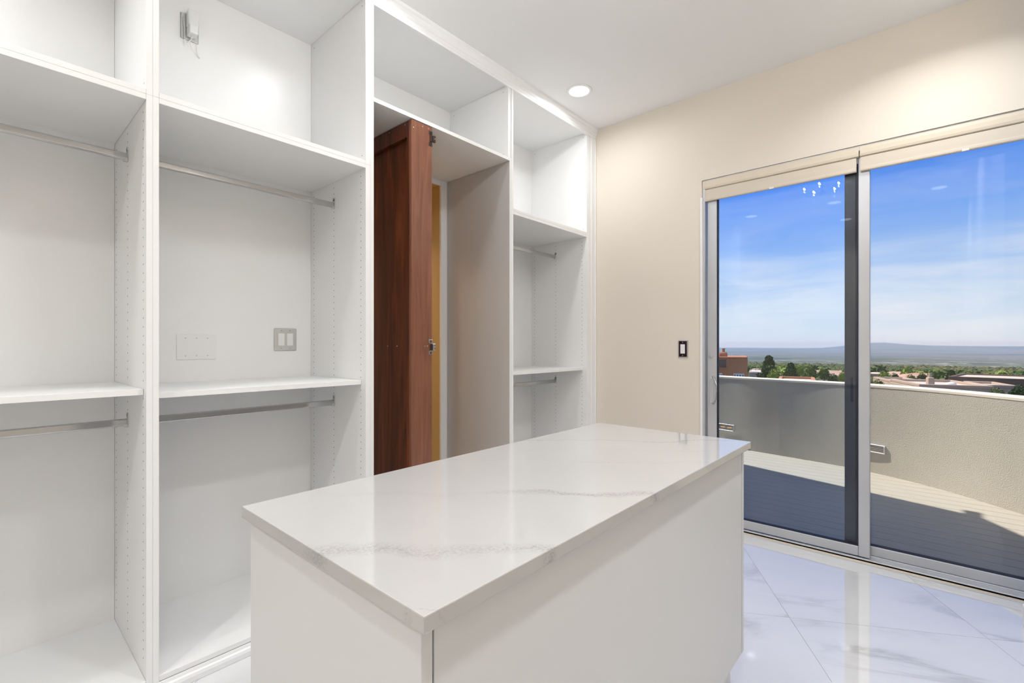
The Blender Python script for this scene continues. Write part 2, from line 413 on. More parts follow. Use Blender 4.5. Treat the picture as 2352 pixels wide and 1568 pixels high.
def rod(x0, x1, y, z, unit):
    n = 16; rx, rz = .0075, .0150
    pts = [(y + rx * math.cos(2 * math.pi * k / n), z + (rz - rx) * (1 if math.sin(2 * math.pi * k / n + 1e-9) > 0 else -1) + rx * math.sin(2 * math.pi * k / n)) for k in range(n)]
    o = extrude_profile('hanging_rod', pts, 'x', x0 + .004, x1 - .004, 'chrome', unit)
    part(o, 'oval chrome hanging rod')
    for e, s in ((x0, 1), (x1, -1)):
        c = Vector((e, y, z)); bm = bmesh.new()
        x_0, x_1 = sorted((0, s * .003))
        addbox(bm, (x_0, -.009, -.019), (x_1, .009, .034), .0012)
        addcyl(bm, (x_0, 0, .030), (x_1, 0, .030), .009, 14)
        addcyl(bm, (0, 0, .030), (s * .0045, 0, .030), .004, 10)
        x_0, x_1 = sorted((0, s * .014))
        addbox(bm, (x_0, -.0105, -.0185), (x_1, .0105, -.004), .002)
        link('bracket', bm_mesh(bm, 'bracket'), 'steel', o, c - wloc(o))
    return o
G1 = .0002
ZS, T = 2.113, .019
HY = (2.112, 2.375, 2.604)
def lower_unit(x0, x1, tl, tr, shelf_z, label, rods=True, x0h=None):
    u = thing('closet_unit', label, 'closet', ((x0 + x1) / 2, (YF + YB) / 2, 0), 'open white closet units')
    xi0, xi1 = x0 + tl, x1 - tr
    box('side_panel', (x0 + G1, YF, .046), (xi0, YB + .02, ZS + T - G1), 'white', u)
    box('side_panel', (xi1, YF, .046), (x1 - G1, YB + .02, ZS + T - G1), 'white', u)
    box('top_panel', (xi0 + .0004, YF, ZS), (xi1 - .0004, YB, ZS + T - G1), 'white', u)
    box('bottom_panel', (xi0 + .0004, YF, .048), (xi1 - .0004, YB, .067), 'white', u)
    box('back_panel', (xi0 + .0004, YB, .048), (xi1 - .0004, YB + .012, ZS + T - G1), 'white', u)
    box('plinth', (x0 + G1, YF + .006, 0), (x1 - G1, YF + .03, .0455), 'white', u)
    box('shelf', (xi0 + .0015, 2.104, shelf_z - .0205), (xi1 - .0015, YB - .001, shelf_z), 'white', u)
    holes('shelf_pin_holes', xi1, -1, HY, .13, ZS - .03, u)
    holes('shelf_pin_holes', xi0, 1, HY, .13, ZS - .03, u)
    rod(xi0, xi1, 2.375, 1.990, u); rod(xi0, xi1, 2.375, .945, u)
    return u
def upper_unit(x0, x1, tl, tr, label, zb=ZS + T, zt=2.948):
    u = thing('closet_unit', label, 'closet', ((x0 + x1) / 2, (YF + YB) / 2, zb), 'open white closet units')
    xi0, xi1 = x0 + tl, x1 - tr
    box('side_panel', (x0 + G1, YF, zb + G1), (xi0, YB + .02, zt + T), 'white', u)
    box('side_panel', (xi1, YF, zb + G1), (x1 - G1, YB + .02, zt + T), 'white', u)
    box('top_panel', (xi0 + .0004, YF, zt), (xi1 - .0004, YB, zt + T), 'white', u)
    box('bottom_panel', (xi0 + .0004, YF, zb + G1), (xi1 - .0004, YB, zb + T), 'white', u)
    box('back_panel', (xi0 + .0004, YB, zb + G1), (xi1 - .0004, YB + .012, zt + T), 'white', u)
    for s, xx in ((-1, xi1), (1, xi0)):
        holes('shelf_pin_holes', xx, s, (2.10, 2.60), 0, 0, u, zs=(zb + T + .03, zt - .03))
    return u
AX0, AX1 = -.45, .4145
BX0, BX1 = .4145, 1.284
lower_unit(AX0, AX1, .019, .0185, 1.092, 'tall white closet unit cut off by the left photo edge, with two chrome rods')
upper_unit(AX0, AX1, .019, .0185, 'open white cubby in the top left corner of the photo, above the leftmost closet unit')
BL = lower_unit(BX0, BX1, .0182, .025, 1.076, 'tall white closet unit with switch plates on its back panel, left of the wooden door')
BU = upper_unit(BX0, BX1, .0182, .025, 'open white cubby near the ceiling holding the white plug-in adapter')
lower_unit(2.3315, 3.262, .0185, .021, 1.067, 'tall white closet unit in the corner beside the beige wall')
upper_unit(2.3315, 3.262, .0185, .021, 'open white cubby under the ceiling beside the beige wall, right of the passage')

# bay C: surround of the passage and the cubby above it
CX0, CX1, ZP = 1.284, 2.331, 2.4546
u = thing('passage_surround', 'white and grey panelled surround of the open passage holding the wooden door', 'door surround', ((CX0 + CX1) / 2, 2.36, 0))
box('side_panel', (CX0 + G1, YF, 0), (CX0 + .020, YB2 - .01, ZP), 'white', u)
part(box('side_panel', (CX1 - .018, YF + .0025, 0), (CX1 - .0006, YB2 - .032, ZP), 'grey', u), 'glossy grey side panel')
box('edge_strip', (CX1 - .018, YF, 0), (CX1 - .0006, YF + .002, ZP), 'whiteedge', u, bev=0)
box('back_panel', (PX1, YB2 - .03, 0), (CX1 - .001, YB2 - .012, ZP), 'white', u)
box('back_panel', (CX0 + .021, YB2 - .03, 0), (PX0, YB2 - .012, ZP), 'white', u)
box('header', (PX0 + .0005, YB2 - .03, PZ), (PX1 - .0005, YB2 - .012, ZP), 'white', u)
u = thing('closet_unit', 'wide open white cubby above the passage with the wooden door', 'closet', ((CX0 + CX1) / 2, 2.36, ZP), 'open white closet units')
box('side_panel', (CX0 + G1, YF, ZP + .0006), (CX0 + .020, YB + .02, 2.967), 'white', u)
box('side_panel', (2.302, YF + .004, ZP + .0215), (CX1 - .0006, YB + .02, 2.967), 'white', u)
box('bottom_panel', (CX0 + .0205, YF, ZP + .0006), (CX1 - .0006, YB2 - .012, ZP + .021), 'white', u)
box('top_panel', (CX0 + .0205, YF, 2.948), (2.3015, YB, 2.967), 'white', u)
box('back_panel', (CX0 + .0205, YB, ZP + .0215), (2.3015, YB + .012, 2.967), 'white', u)
holes('shelf_pin_holes', 2.302, -1, (2.115, 2.60), 0, 0, u, zs=(ZP + .05, 2.915))

# ================================================================ WOODEN DOOR
WX0, WX1, WY0, WY1, WZ = 1.532, 1.670, 2.068, 2.655, 2.4505
d = thing('bookcase_door', 'thick dark cherry wood door standing open in the passage between the closets', 'door', ((WX0 + WX1) / 2, 2.36, 0))
box('edge_board', (WX0, WY0, .012), (WX1, WY0 + .020, WZ), 'wood', d, bev=.0012)
box('stile', (WX0, WY0 + .0202, .012), (WX0 + .022, WY0 + .042, WZ), 'woodin', d)
box('stile', (WX0, WY1 - .05, .012), (WX0 + .022, WY1, WZ), 'woodin', d)
box('top_rail', (WX0, WY0 + .0422, 2.365), (WX0 + .022, WY1 - .0502, WZ), 'woodin', d)
box('bottom_rail', (WX0, WY0 + .0422, .012), (WX0 + .022, WY1 - .0502, .14), 'woodin', d)
box('panel', (WX0 + .022, WY0 + .0205, .012), (WX0 + .034, WY1, WZ), 'woodin', d)
box('top_board', (WX0 + .0345, WY0 + .0205, WZ - .02), (WX1, WY1, WZ - .0005), 'wood', d)
box('bottom_board', (WX0 + .0345, WY0 + .0205, .012), (WX1, WY1, .032), 'wood', d)
box('end_board', (WX0 + .0345, WY1 - .02, .033), (WX1, WY1, WZ - .021), 'wood', d)
for z in (.45, .85, 1.25, 1.65, 2.05):
    box('shelf', (WX0 + .0345, WY0 + .0205, z), (WX1 - .004, WY1 - .0205, z + .018), 'wood', d)
def catch(zc, top):
    # forked strike plate with a roller on the right corner of the edge board
    x, y = WX1 - .012, WY0
    bm = bmesh.new()
    for s in (1, -1):
        addbox(bm, (-.011, -.004, s * .0315 - .0095), (.012, 0, s * .0315 + .0095), .001)
    addbox(bm, (-.004, -.003, -.024), (.010, 0, .024), .001)
    o = link('catch_plate', bm_mesh(bm, 'catch_plate'), 'bronze' if top else 'steel', d, Vector((x, y, zc)) - wloc(d))
    bm = bmesh.new(); addbox(bm, (.010, -.016, -.018), (.026, -.002, .018), .002)
    link('latch_block', bm_mesh(bm, 'latch_block'), 'bronze' if top else 'steel', o, (0, 0, 0))
    bm = bmesh.new(); addbox(bm, (-.006, -.0085, -.018), (.010, -.003, .018), .001)
    link('latch_body', bm_mesh(bm, 'latch_body'), 'bronze', o, (0, 0, 0))
    for s in (1, -1):
        bm = bmesh.new(); addcyl(bm, (0, -.0044, s * .0315), (0, -.0052, s * .0315), .0045, 12)
        link('keyhole', bm_mesh(bm, 'keyhole'), 'gasket', o, (0, 0, 0))
    bm = bmesh.new(); addcyl(bm, (.018, -.016, 0), (.018, -.0175, 0), .003, 10)
    link('screw', bm_mesh(bm, 'screw'), 'screw', o, (0, 0, 0))
catch(2.385, True); catch(1.238, False)
for x, z in ((1.545, 2.410), (1.605, 2.434), (1.645, 2.436), (1.618, 1.243), (1.638, 1.243)):
    cyl('screw', (x, WY0 + .0002, z), (x, WY0 - .0008, z), .0032, 'screw', d, 10)
for y, z in ((2.125, 2.435), (2.27, 2.435)):
    cyl('screw', (WX0 + .0002, y, z), (WX0 - .0008, y, z), .003, 'screw', d, 10)
for y in (2.125, 2.23, 2.32):
    cyl('screw', (WX0 + .0222, y, 1.243), (WX0 + .0212, y, 1.243), .0028, 'screw', d, 10)
for c_ in d.children:
    if c_.name.startswith('edge_board'): c_['label'] = 'lighter reddish-brown edge board'

# ================================================================ ISLAND
IX0, IX1, IY0, IY1 = .385, 1.806, .499, 1.080
isl = thing('island_cabinet', 'white island cabinet with flat handleless panels under the quartz countertop', 'cabinet', ((IX0 + IX1) / 2, (IY0 + IY1) / 2, 0))
ZB, ZTOP = .165, .884
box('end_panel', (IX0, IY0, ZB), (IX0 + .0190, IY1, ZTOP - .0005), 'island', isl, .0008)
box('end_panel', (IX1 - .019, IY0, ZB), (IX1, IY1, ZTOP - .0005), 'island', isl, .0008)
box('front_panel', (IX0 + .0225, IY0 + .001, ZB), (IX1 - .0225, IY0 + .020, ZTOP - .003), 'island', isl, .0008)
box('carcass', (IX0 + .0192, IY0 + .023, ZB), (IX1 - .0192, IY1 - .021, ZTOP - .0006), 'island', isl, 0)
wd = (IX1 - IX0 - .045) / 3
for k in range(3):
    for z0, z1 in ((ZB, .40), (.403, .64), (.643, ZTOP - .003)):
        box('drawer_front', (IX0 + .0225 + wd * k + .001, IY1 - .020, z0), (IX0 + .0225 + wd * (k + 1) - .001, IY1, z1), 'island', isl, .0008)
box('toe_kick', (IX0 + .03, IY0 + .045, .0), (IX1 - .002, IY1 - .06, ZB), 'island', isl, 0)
c = Vector(((.373 + 1.815) / 2, (.478 + 1.096) / 2, .896))
bm = bmesh.new(); addbox(bm, Vector((.373, .478, .884)) - c, Vector((1.815, 1.096, .908)) - c, .0018, 2)
tag(link('countertop', bm_mesh(bm, 'countertop'), 'quartz', None, c), 'white quartz countertop with grey veins lying on the island cabinet', 'countertop')

# ================================================================ WALL PLATES
def xzplate(u, x0, x1, z0, z1, y, m='steel', t=.006, bev=.0035):
    return box('cover_plate', (x0, y - t, z0), (x1, y - .0002, z1), m, u, bev, 2)
u = thing('light_switch', 'steel two-gang switch plate with white rockers on the closet back panel', 'light switch', (1.116, YB, 1.279))
xzplate(u, 1.0566, 1.175, 1.2185, 1.339, YB)
for xc in (1.093, 1.139):
    r_ = box('rocker', (xc - .0165, YB - .0085, 1.245), (xc + .0165, YB - .0055, 1.312), 'plastic', u, .001)
    for z in (1.231, 1.327): cyl('screw', (xc, YB - .0055, z), (xc, YB - .0072, z), .003, 'chrome', u, 10)
u = thing('blank_plate', 'white blank wall plate with six screws on the closet back panel', 'wall plate', (.70, YB, 1.24))
box('cover_plate', (.618, YB - .004, 1.180), (.782, YB - .0002, 1.300), 'whiteedge', u, .0015, 1)
for x in (.654, .699, .745):
    for z in (1.198, 1.282): cyl('screw', (x, YB - .0038, z), (x, YB - .0052, z), .0030, 'steel', u, 10)
u = thing('wall_outlet', 'steel outlet plate high in the top cubby behind the adapter', 'wall outlet', (.67, YB, 2.751))
xzplate(u, .634, .707, 2.691, 2.811, YB)
a = thing('plug_adapter', 'white plug-in power adapter with thin dangling cable in the top cubby', 'adapter', (.672, YB - .006, 2.751))
box('body', (.655, YB - .046, 2.745), (.697, YB - .0062, 2.822), 'plastic', a, .006, 3)
box('plug_body', (.657, YB - .060, 2.705), (.692, YB - .0065, 2.744), 'plastic', a, .004, 3)
cyl('strain_relief', (.672, YB - .03, 2.706), (.672, YB - .03, 2.690), .0035, 'plastic', a, 10)
tube('cable', [(.672, YB - .03, 2.692), (.668, YB - .028, 2.68), (.655, YB - .02, 2.672), (.648, YB - .012, 2.69), (.646, YB - .012, 2.75), (.644, YB - .010, 2.79)], .0016, 'plastic', a)
tube('cable', [(.668, YB - .028, 2.688), (.668, YB - .02, 2.670), (.678, YB - .012, 2.655), (.695, YB - .006, 2.640), (.712, YB - .004, 2.626), (.706, YB - .004, 2.636), (.700, YB - .006, 2.655), (.696, YB - .010, 2.682)], .0011, 'plastic', a)
u = thing('light_switch', 'single switch with steel plate, dark reflection painted in, and white rocker on the beige wall', 'light switch', (XW, 1.337, 1.221))
box('cover_plate', (XW - .006, 1.301, 1.158), (XW - .0002, 1.3734, 1.2835), 'steel', u, .003, 2)
box('inner_plate', (XW - .0075, 1.310, 1.165), (XW - .0055, 1.3665, 1.2765), 'platereflect', u, .0008)
box('rocker', (XW - .0105, 1.3225, 1.187), (XW - .0070, 1.3555, 1.254), 'plastic', u, .001)
for z in (1.174, 1.268): cyl('screw', (XW - .007, 1.339, z), (XW - .009, 1.339, z), .0032, 'screw', u, 10)

# ================================================================ SLIDING DOOR
dr = sroot('door_1', (3.45, .25, 0))
part(boxes('frame', [((3.380, OY1 - .018, .001), (3.53, OY1 - .001, OZ - .001)), ((3.380, OY0 + .001, .001), (3.53, OY0 + .018, OZ - .001)),
       ((3.380, OY0 + .018, OZ - .03), (3.53, OY1 - .018, OZ - .001))], 'alu', dr, .0015), 'silver aluminium door frame')
box('frame_bead', (3.366, OY1 - .004, .001), (3.384, OY1 + .010, OZ - .12), 'trim', dr, .003, 2)
part(boxes('threshold', [((3.380, OY0 + .018, .001), (3.53, OY1 - .018, .014)), ((3.380, OY0 + .018, .001), (3.396, OY1 - .018, .0185)),
       ((3.448, OY0 + .018, .001), (3.453, OY1 - .018, .022)), ((3.52, OY0 + .018, .001), (3.53, OY1 - .018, .022))], 'alu', dr, .001), 'silver track threshold')
tube('caulk_bead', [(3.381, OY0 + .01, .0), (3.3805, .3, .0), (3.381, OY1 - .005, .0)], .0055, 'caulk', dr)
def panel(x0, x1, y0, y1, sl, sr, gl, name, dark=None):
    p = bpy.data.objects.new(name, None); C.objects.link(p); p.parent = dr; p.location = Vector(((x0 + x1) / 2, (y0 + y1) / 2, .02)) - dr.location
    zt, zb = OZ - .035, .020
    box('stile', (x0, y1 - sl, zb), (x1, y1, zt), 'alu' if dark != 'L' else 'alushade', p, .003, 2)
    box('stile', (x0, y0, zb), (x1, y0 + sr, zt), 'alu', p, .003, 2)
    box('rail', (x0 + .001, y0 + sr, zb), (x1 - .001, y1 - sl, .0765), 'alu', p, .004, 2)
    box('rail', (x0 + .001, y0 + sr, zt - .06), (x1 - .001, y1 - sl, zt), 'alu', p, .002)
    ym0, ym1, z0, z1 = y0 + sr, y1 - sl, .0765, zt - .06
    xm = (x0 + x1) / 2; g = .006
    boxes('gasket', [((xm - .013, ym0, z0), (xm + .013, ym0 + g, z1)), ((xm - .013, ym1 - g, z0), (xm + .013, ym1, z1)),
                     ((xm - .013, ym0 + g, z0), (xm + .013, ym1 - g, z0 + g)), ((xm - .013, ym0 + g, z1 - g), (xm + .013, ym1 - g, z1))], 'gasket', p)
    box('glass_pane', (xm - .009, ym0 + g, z0 + g), (xm + .009, ym1 - g, z1 - g), gl, p, 0)
    return p
pl = panel(3.405, 3.442, .265, 1.178, .062, .054, 'glassL', 'sliding_panel')
pr = panel(3.458, 3.495, OY0 + .02, .391, .056, .056, 'glassR', 'fixed_panel', 'L')
box('finger_pull', (3.4565, .349, .911), (3.4585, .361, 1.054), 'gasket', pr, .0008)
# handle and thumb lock on the left stile
hd = box('handle_plate', (3.401, 1.135, .828), (3.405, 1.162, 1.044), 'alu', pl, .0018, 2)
tube('grip', [(3.402, 1.142, 1.028), (3.388, 1.132, 1.026), (3.372, 1.118, 1.008), (3.360, 1.106, .975), (3.357, 1.102, .935), (3.360, 1.106, .895), (3.372, 1.118, .862), (3.388, 1.132, .844), (3.402, 1.142, .842)], .0052, 'steel', hd)
for z in (1.018, .852): cyl('screw', (3.402, 1.153, z), (3.397, 1.153, z), .0055, 'screw', hd, 12)
cyl('thumb_lock', (3.406, 1.157, 1.173), (3.396, 1.157, 1.173), .013, 'alu', pl, 20)
box('lock_turn', (3.390, 1.153, 1.165), (3.397, 1.161, 1.181), 'steel', pl, .001)

# ================================================================ BLINDS
def blind(y0, y1, clip_y, label):
    b = thing('roller_blind', label, 'blind', (3.39, (y0 + y1) / 2, 2.395), 'raised beige window blinds')
    vp = [(3.398, 2.3985), (3.384, 2.3978), (3.377, 2.391), (3.3755, 2.375), (3.3755, 2.352), (3.378, 2.340), (3.386, 2.336), (3.398, 2.336)]
    part(extrude_profile('valance', vp, 'y', y0, y1, 'valance', b), 'curved beige valance')
    fp = [(3.398, 2.334), (3.385, 2.334), (3.384, 2.30), (3.3835, 2.275), (3.382, 2.268), (3.382, 2.258), (3.385, 2.253), (3.398, 2.253)]
    extrude_profile('fabric_stack', fp, 'y', y0 + .012, y1 - .002, 'blind', b)
    c_ = box('hem_clip', (3.376, clip_y - .014, 2.249), (3.3818, clip_y + .014, 2.262), 'clip', b, .002, 2)
    part(c_, 'clear plastic hem clip')
blind(.3145, 1.2035, .768, 'raised beige blind above the left sliding door panel')
blind(OY0 + .03, .3095, -.132, 'raised beige blind above the right glass panel, cut off by the photo edge')

# ================================================================ DOWNLIGHTS
def downlight(x, y, label, group=None, z=ZC, power=LAMP_W, col=(.97, .985, 1), spread=125):
    u = thing('recessed_light', label, 'ceiling light', (x, y, z), group)
    bm = bmesh.new(); n = 40; prof = [(.068, -.001), (.070, -.004), (.080, -.006), (.087, -.0045), (.089, -.0005), (.068, -.0005)]
    rings = [[bm.verts.new((r * math.cos(2 * math.pi * k / n), r * math.sin(2 * math.pi * k / n), h)) for k in range(n)] for r, h in prof]
    for a_, b_ in zip(rings, rings[1:] + rings[:1]):
        for k in range(n): bm.faces.new((a_[k], a_[(k + 1) % n], b_[(k + 1) % n], b_[k]))
    link('trim_ring', bm_mesh(bm, 'trim_ring', True), 'trim', u)
    bm = bmesh.new(); addcyl(bm, (0, 0, -.0005), (0, 0, -.0025), .0685, 40)
    part(link('lens', bm_mesh(bm, 'lens'), 'lens', u), 'glowing round lens')
    l = bpy.data.lights.new('downlight', 'AREA'); l.shape = 'DISK'; l.size = .13; l.energy = power; l.color = col; l.spread = R(spread)
    lo = bpy.data.objects.new('downlight_lamp', l); C.objects.link(lo); lo.parent = u; lo.location = (0, 0, -.008)
downlight(2.776, 1.834, 'round recessed ceiling light in view above the beige wall corner', power=LAMP_W * 2.3, spread=172)
for x, y, k, sp_ in ((1.29, 1.84, 1.8, 168), (-.20, 1.85, 2.2, 148), (-.20, -.065, 2.6, 125), (1.29, -.065, 4.0, 125), (2.776, -.065, 3.3, 142), (-1.25, .90, 6.5, 150), (-.20, .90, .5, 125)):  # two are known from reflections; the others are added to brighten the room
    downlight(x, y, 'round recessed ceiling light out of frame, some seen in reflections and some added to brighten the room', 'recessed ceiling lights out of frame', power=LAMP_W * k, spread=sp_)
# chandelier: its sparkles show in the left glass panel
ch = thing('chandelier', 'small crystal chandelier above the photo, seen as sparkles in the left glass panel', 'chandelier', (1.10, .84, ZC))
bm = bmesh.new(); addcyl(bm, (0, 0, -.001), (0, 0, -.025), .075, 32); link('canopy', bm_mesh(bm, 'canopy'), 'chrome', ch)
bm = bmesh.new(); addcyl(bm, (0, 0, -.02), (0, 0, -.20), .008, 12); link('stem', bm_mesh(bm, 'stem'), 'chrome', ch)
bm = bmesh.new(); bmesh.ops.create_uvsphere(bm, u_segments=16, v_segments=10, radius=.03)
for v in bm.verts: v.co.z -= .21
link('hub', bm_mesh(bm, 'hub', True), 'chrome', ch)
for k in range(5):
    a_ = 2 * math.pi * k / 5; ca, sa = math.cos(a_), math.sin(a_)
    bm = bmesh.new(); tubebm(bm, [Vector((ca * r, sa * r, z)) for r, z in ((.02, -.21), (.07, -.235), (.12, -.235), (.15, -.215), (.155, -.19))], .004, 8)
    arm = link('arm', bm_mesh(bm, 'arm', True), 'chrome', ch)
    bm = bmesh.new(); bmesh.ops.create_uvsphere(bm, u_segments=12, v_segments=8, radius=.006)
    for v in bm.verts: v.co += Vector((ca * .155, sa * .155, -.180))
    link('bulb', bm_mesh(bm, 'bulb', True), 'bulb', arm)
    bm = bmesh.new(); bmesh.ops.create_icosphere(bm, subdivisions=1, radius=.012)
    for v in bm.verts: v.co = Vector((v.co.x, v.co.y, v.co.z * 1.7)) + Vector((ca * .155, sa * .155, -.235))
    link('crystal', bm_mesh(bm, 'crystal'), 'clip', arm)
    l = bpy.data.lights.new('bulb_light', 'POINT'); l.energy = CHAND_W / 5; l.shadow_soft_size = .007; l.color = (.96, .98, 1)
    lo = bpy.data.objects.new('bulb_lamp', l); C.objects.link(lo); lo.parent = ch; lo.location = (ca * .155, sa * .155, -.150)
downlight(1.95, 3.45, 'unseen recessed light added in the mustard passage ceiling to brighten its wall', z=PZ + .003, power=9, col=(1, .86, .68))  # unseen lamp added to light the yellow passage wall

# ================================================================ TERRACE
ZD = -.05
ctrl = [(7.5, 7.4), (7.1, 5.6), (6.78, 4.0), (6.52, 2.8), (6.40, 2.1), (6.31, 1.67), (6.24, 1.2), (6.16, .80), (6.04, .44), (5.81, .02), (5.46, -.38), (5.05, -.74), (4.4, -1.12), (3.62, -1.38)]
def catmull(P, n=6):
    out = []; Q = [P[0]] + P + [P[-1]]
    for i in range(1, len(Q) - 2):
        for k in range(n):
            t_ = k / n; r = []
            for a_ in range(2):
                p0, p1, p2, p3 = (Q[i + j][a_] for j in (-1, 0, 1, 2))
                r.append(.5 * (2 * p1 + (p2 - p0) * t_ + (2 * p0 - 5 * p1 + 4 * p2 - p3) * t_ ** 2 + (3 * p1 - p0 - 3 * p2 + p3) * t_ ** 3))
            out.append(tuple(r))
    out.append(P[-1]); return out
path = catmull(ctrl)
def offset(P, d_):
    out = []
    for i in range(len(P)):
        a_ = Vector(P[max(i - 1, 0)]); b_ = Vector(P[min(i + 1, len(P) - 1)]); t_ = (b_ - a_).normalized()
        out.append((P[i][0] - t_.y * d_, P[i][1] + t_.x * d_))
    return out
outer = offset(path, .24)
def wallstrip(name, inn, out_, z0, z1, m, parent=None):
    bm = bmesh.new(); c0 = Vector((6, 1, z0)); rows = []
    for a_, b_ in zip(inn, out_):
        rows.append([bm.verts.new(Vector(v) - c0) for v in ((a_[0], a_[1], z0), (a_[0], a_[1], z1), (b_[0], b_[1], z1), (b_[0], b_[1], z0))])
    for r0, r1 in zip(rows, rows[1:]):
        for k in range(4): bm.faces.new((r0[k], r0[(k + 1) % 4], r1[(k + 1) % 4], r1[k]))
    bm.faces.new(rows[0]); bm.faces.new(rows[-1])
    return link(name, bm_mesh(bm, name), m, parent, c0 - wloc(parent))
tw = struct(wallstrip('wall_terrace', path, outer, ZD - .001, .818, 'stucco'))
capo = wallstrip('cap', offset(path, -.003), offset(path, .243), .818, .838, 'cap', tw); capo['label'] = 'pale sunlit stucco cap'
# deck of boards on a dark base
deck = struct(prism('terrace_deck', [(3.60, -1.5), (3.60, 7.4)] + [(p[0] + .1, p[1]) for p in path][:-1], ZD - .12, ZD - .026, 'gasket'))
bx = 3.615
def xlim(y):   # outermost terrace wall x at given y
    best = 3.6
    for a_, b_ in zip(outer, outer[1:]):
        if (a_[1] - y) * (b_[1] - y) <= 0 and a_[1] != b_[1]:
            best = max(best, a_[0] + (b_[0] - a_[0]) * (y - a_[1]) / (b_[1] - a_[1]))
    return best
while bx < 7.2:
    ys = [y * .05 for y in range(-32, 146) if xlim(y * .05) > bx + .136 - .12]
    if ys:
        y0, y1 = min(ys), max(ys)
        # staggered butt joints
        box('board', (bx, y0, ZD - .0255), (bx + .1305, y1, ZD), 'deck', deck, .002)
    bx += .137
# step lights in the terrace wall
def steplight(x, y, z, ang_, lit, label):
    u = thing('step_light', label, 'outdoor light', (x, y, z), None, ang_)   # local +y along wall, -x faces the deck
    bm = bmesh.new(); W, H = .115, .042
    for lo, hi in (((-.018, -W, -H), (.002, W, -H + .010)), ((-.018, -W, H - .010), (.002, W, H)), ((-.018, -W, -H + .010), (.002, -W + .014, H - .010)), ((-.018, W - .014, -H + .010), (.002, W, H - .010))):
        addbox(bm, lo, hi, .0015)
    link('housing', bm_mesh(bm, 'housing'), 'alu', u)
    bm = bmesh.new(); addbox(bm, (-.003, -W + .014, -H + .010), (.001, W - .014, H - .010)); link('diffuser', bm_mesh(bm, 'diffuser'), 'amberbox', u)
    for k in range(4):
        bm = bmesh.new(); z_ = -.0225 + .015 * k
        addbox(bm, (-.016, -W + .014, z_ - .0030), (-.004, W - .014, z_ + .0030)); link('louver', bm_mesh(bm, 'louver'), 'alu', u)
    if lit:
        for yy in (-.055, .035):
            bm = bmesh.new(); addcyl(bm, (-.005, yy - .028, .006), (-.005, yy + .028, .004), .006, 8); link('bulb', bm_mesh(bm, 'bulb'), 'amber', u)
steplight(6.366, 1.975, .195, -math.atan2(.13, .6), True, 'glowing amber louvered step light low in the shaded terrace wall')
steplight(6.041, .445, .200, -math.atan2(.45, 1.0) + .02, False, 'unlit louvered step light low in the sunny terrace wall')

# unseen house wing and roof, invented to throw the shade on the deck
struct(prism('shade_wing', [(3.605, 1.35), (5.15, 2.25), (5.6, 3.6), (5.9, 5.5), (3.605, 5.5)], ZD, 3.35, 'stucco'))
rf = struct(prism('shade_roof', [(3.605, 1.15), (5.38, 2.25), (5.93, 4.17), (6.2, 5.6), (3.605, 5.6)], 3.351, 3.60, 'stucco'))
box('shade_spout', (5.36, 2.16, 3.42), (5.50, 2.22, 3.49), 'stucco', rf)  # spout added to notch the tip of the deck shadow
struct(box('roof', (XL - .25, -1.6, ZC + .121), (3.604, 5.6, 3.60), 'stucco', bev=0))
struct(box('wall_house', (3.40, -2.6, -.9), (3.604, -.951, ZC + .12), 'stucco', bev=0))

# ================================================================ VALLEY
def ground_z(D):
    tb = [(0, -4.2), (30, -4.4), (70, -5.3), (120, -7.6), (200, -10.8), (400, -19), (1000, -41), (3000, -96), (8000, -168), (15000, -190), (24000, -150), (26000, -150), (60000, -420)]
    for (a_, za), (b_, zb) in zip(tb, tb[1:]):
        if D <= b_: return za + (zb - za) * (D - a_) / (b_ - a_)
    return tb[-1][1]
def bear(px):   # compass bearing (degrees from +x) of a column of the view
    return 41.5042 - math.degrees(math.atan((px - 1176) / 1088.7))
def at(px, depth):
    """ground point on a bearing, at a distance measured along the viewing axis"""
    a_ = R(41.5042); rt = (px - 1176) / 1088.7 * depth
    return Vector((depth * math.cos(a_) + rt * math.sin(a_), depth * math.sin(a_) - rt * math.cos(a_), 0))
bm = bmesh.new(); ds = [9, 16, 30, 50, 70, 95, 120, 160, 200, 300, 400, 550, 750, 1000, 1500, 2200, 3000, 4500, 6200, 8000, 10500, 13000, 15000, 17500, 20500, 23000, 24500, 26000, 30000, 40000, 60000]
NB = 90; rows = []
for D in ds:
    row = []
    for k in range(NB + 1):
        b_ = R(-75 + 150 * k / NB); x, y = D * math.cos(b_), D * math.sin(b_)
        z = ground_z(D)
        if D > 30: z += (noise.noise(Vector((x, y, 0)) / max(60, D * .13)) * .0016 * D)
        if 20000 < D < 27000:
            bb = math.degrees(b_); z += (190 * math.exp(-((bb - 4.4) / 2.6) ** 2) + 130 / (1 + math.exp((bb - 5.5) / .9))) * max(0, 1 - abs(D - 24000) / 4500)
        row.append(bm.verts.new((x, y, z)))
    rows.append(row)
for r0, r1 in zip(rows, rows[1:]):
    for k in range(NB): bm.faces.new((r0[k], r1[k], r1[k + 1], r0[k + 1]))
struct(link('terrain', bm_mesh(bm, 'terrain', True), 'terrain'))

# haze lying over the valley
hm = bpy.data.materials.new('valley_haze'); hm.use_nodes = True; n = NT(hm.node_tree); n.n.clear()
vs = n.add('ShaderNodeVolumeScatter'); vs.inputs['Color'].default_value = (.48, .73, 1, 1); vs.inputs['Density'].default_value = 4.4e-5
o = n.add('ShaderNodeOutputMaterial'); n.link(vs.outputs[0], o.inputs['Volume'])
bm = bmesh.new(); addbox(bm, (500, -30000, -500), (45000, 30000, 140))
hz = link('haze', bm_mesh(bm, 'haze'), hm); hz['kind'] = 'structure'

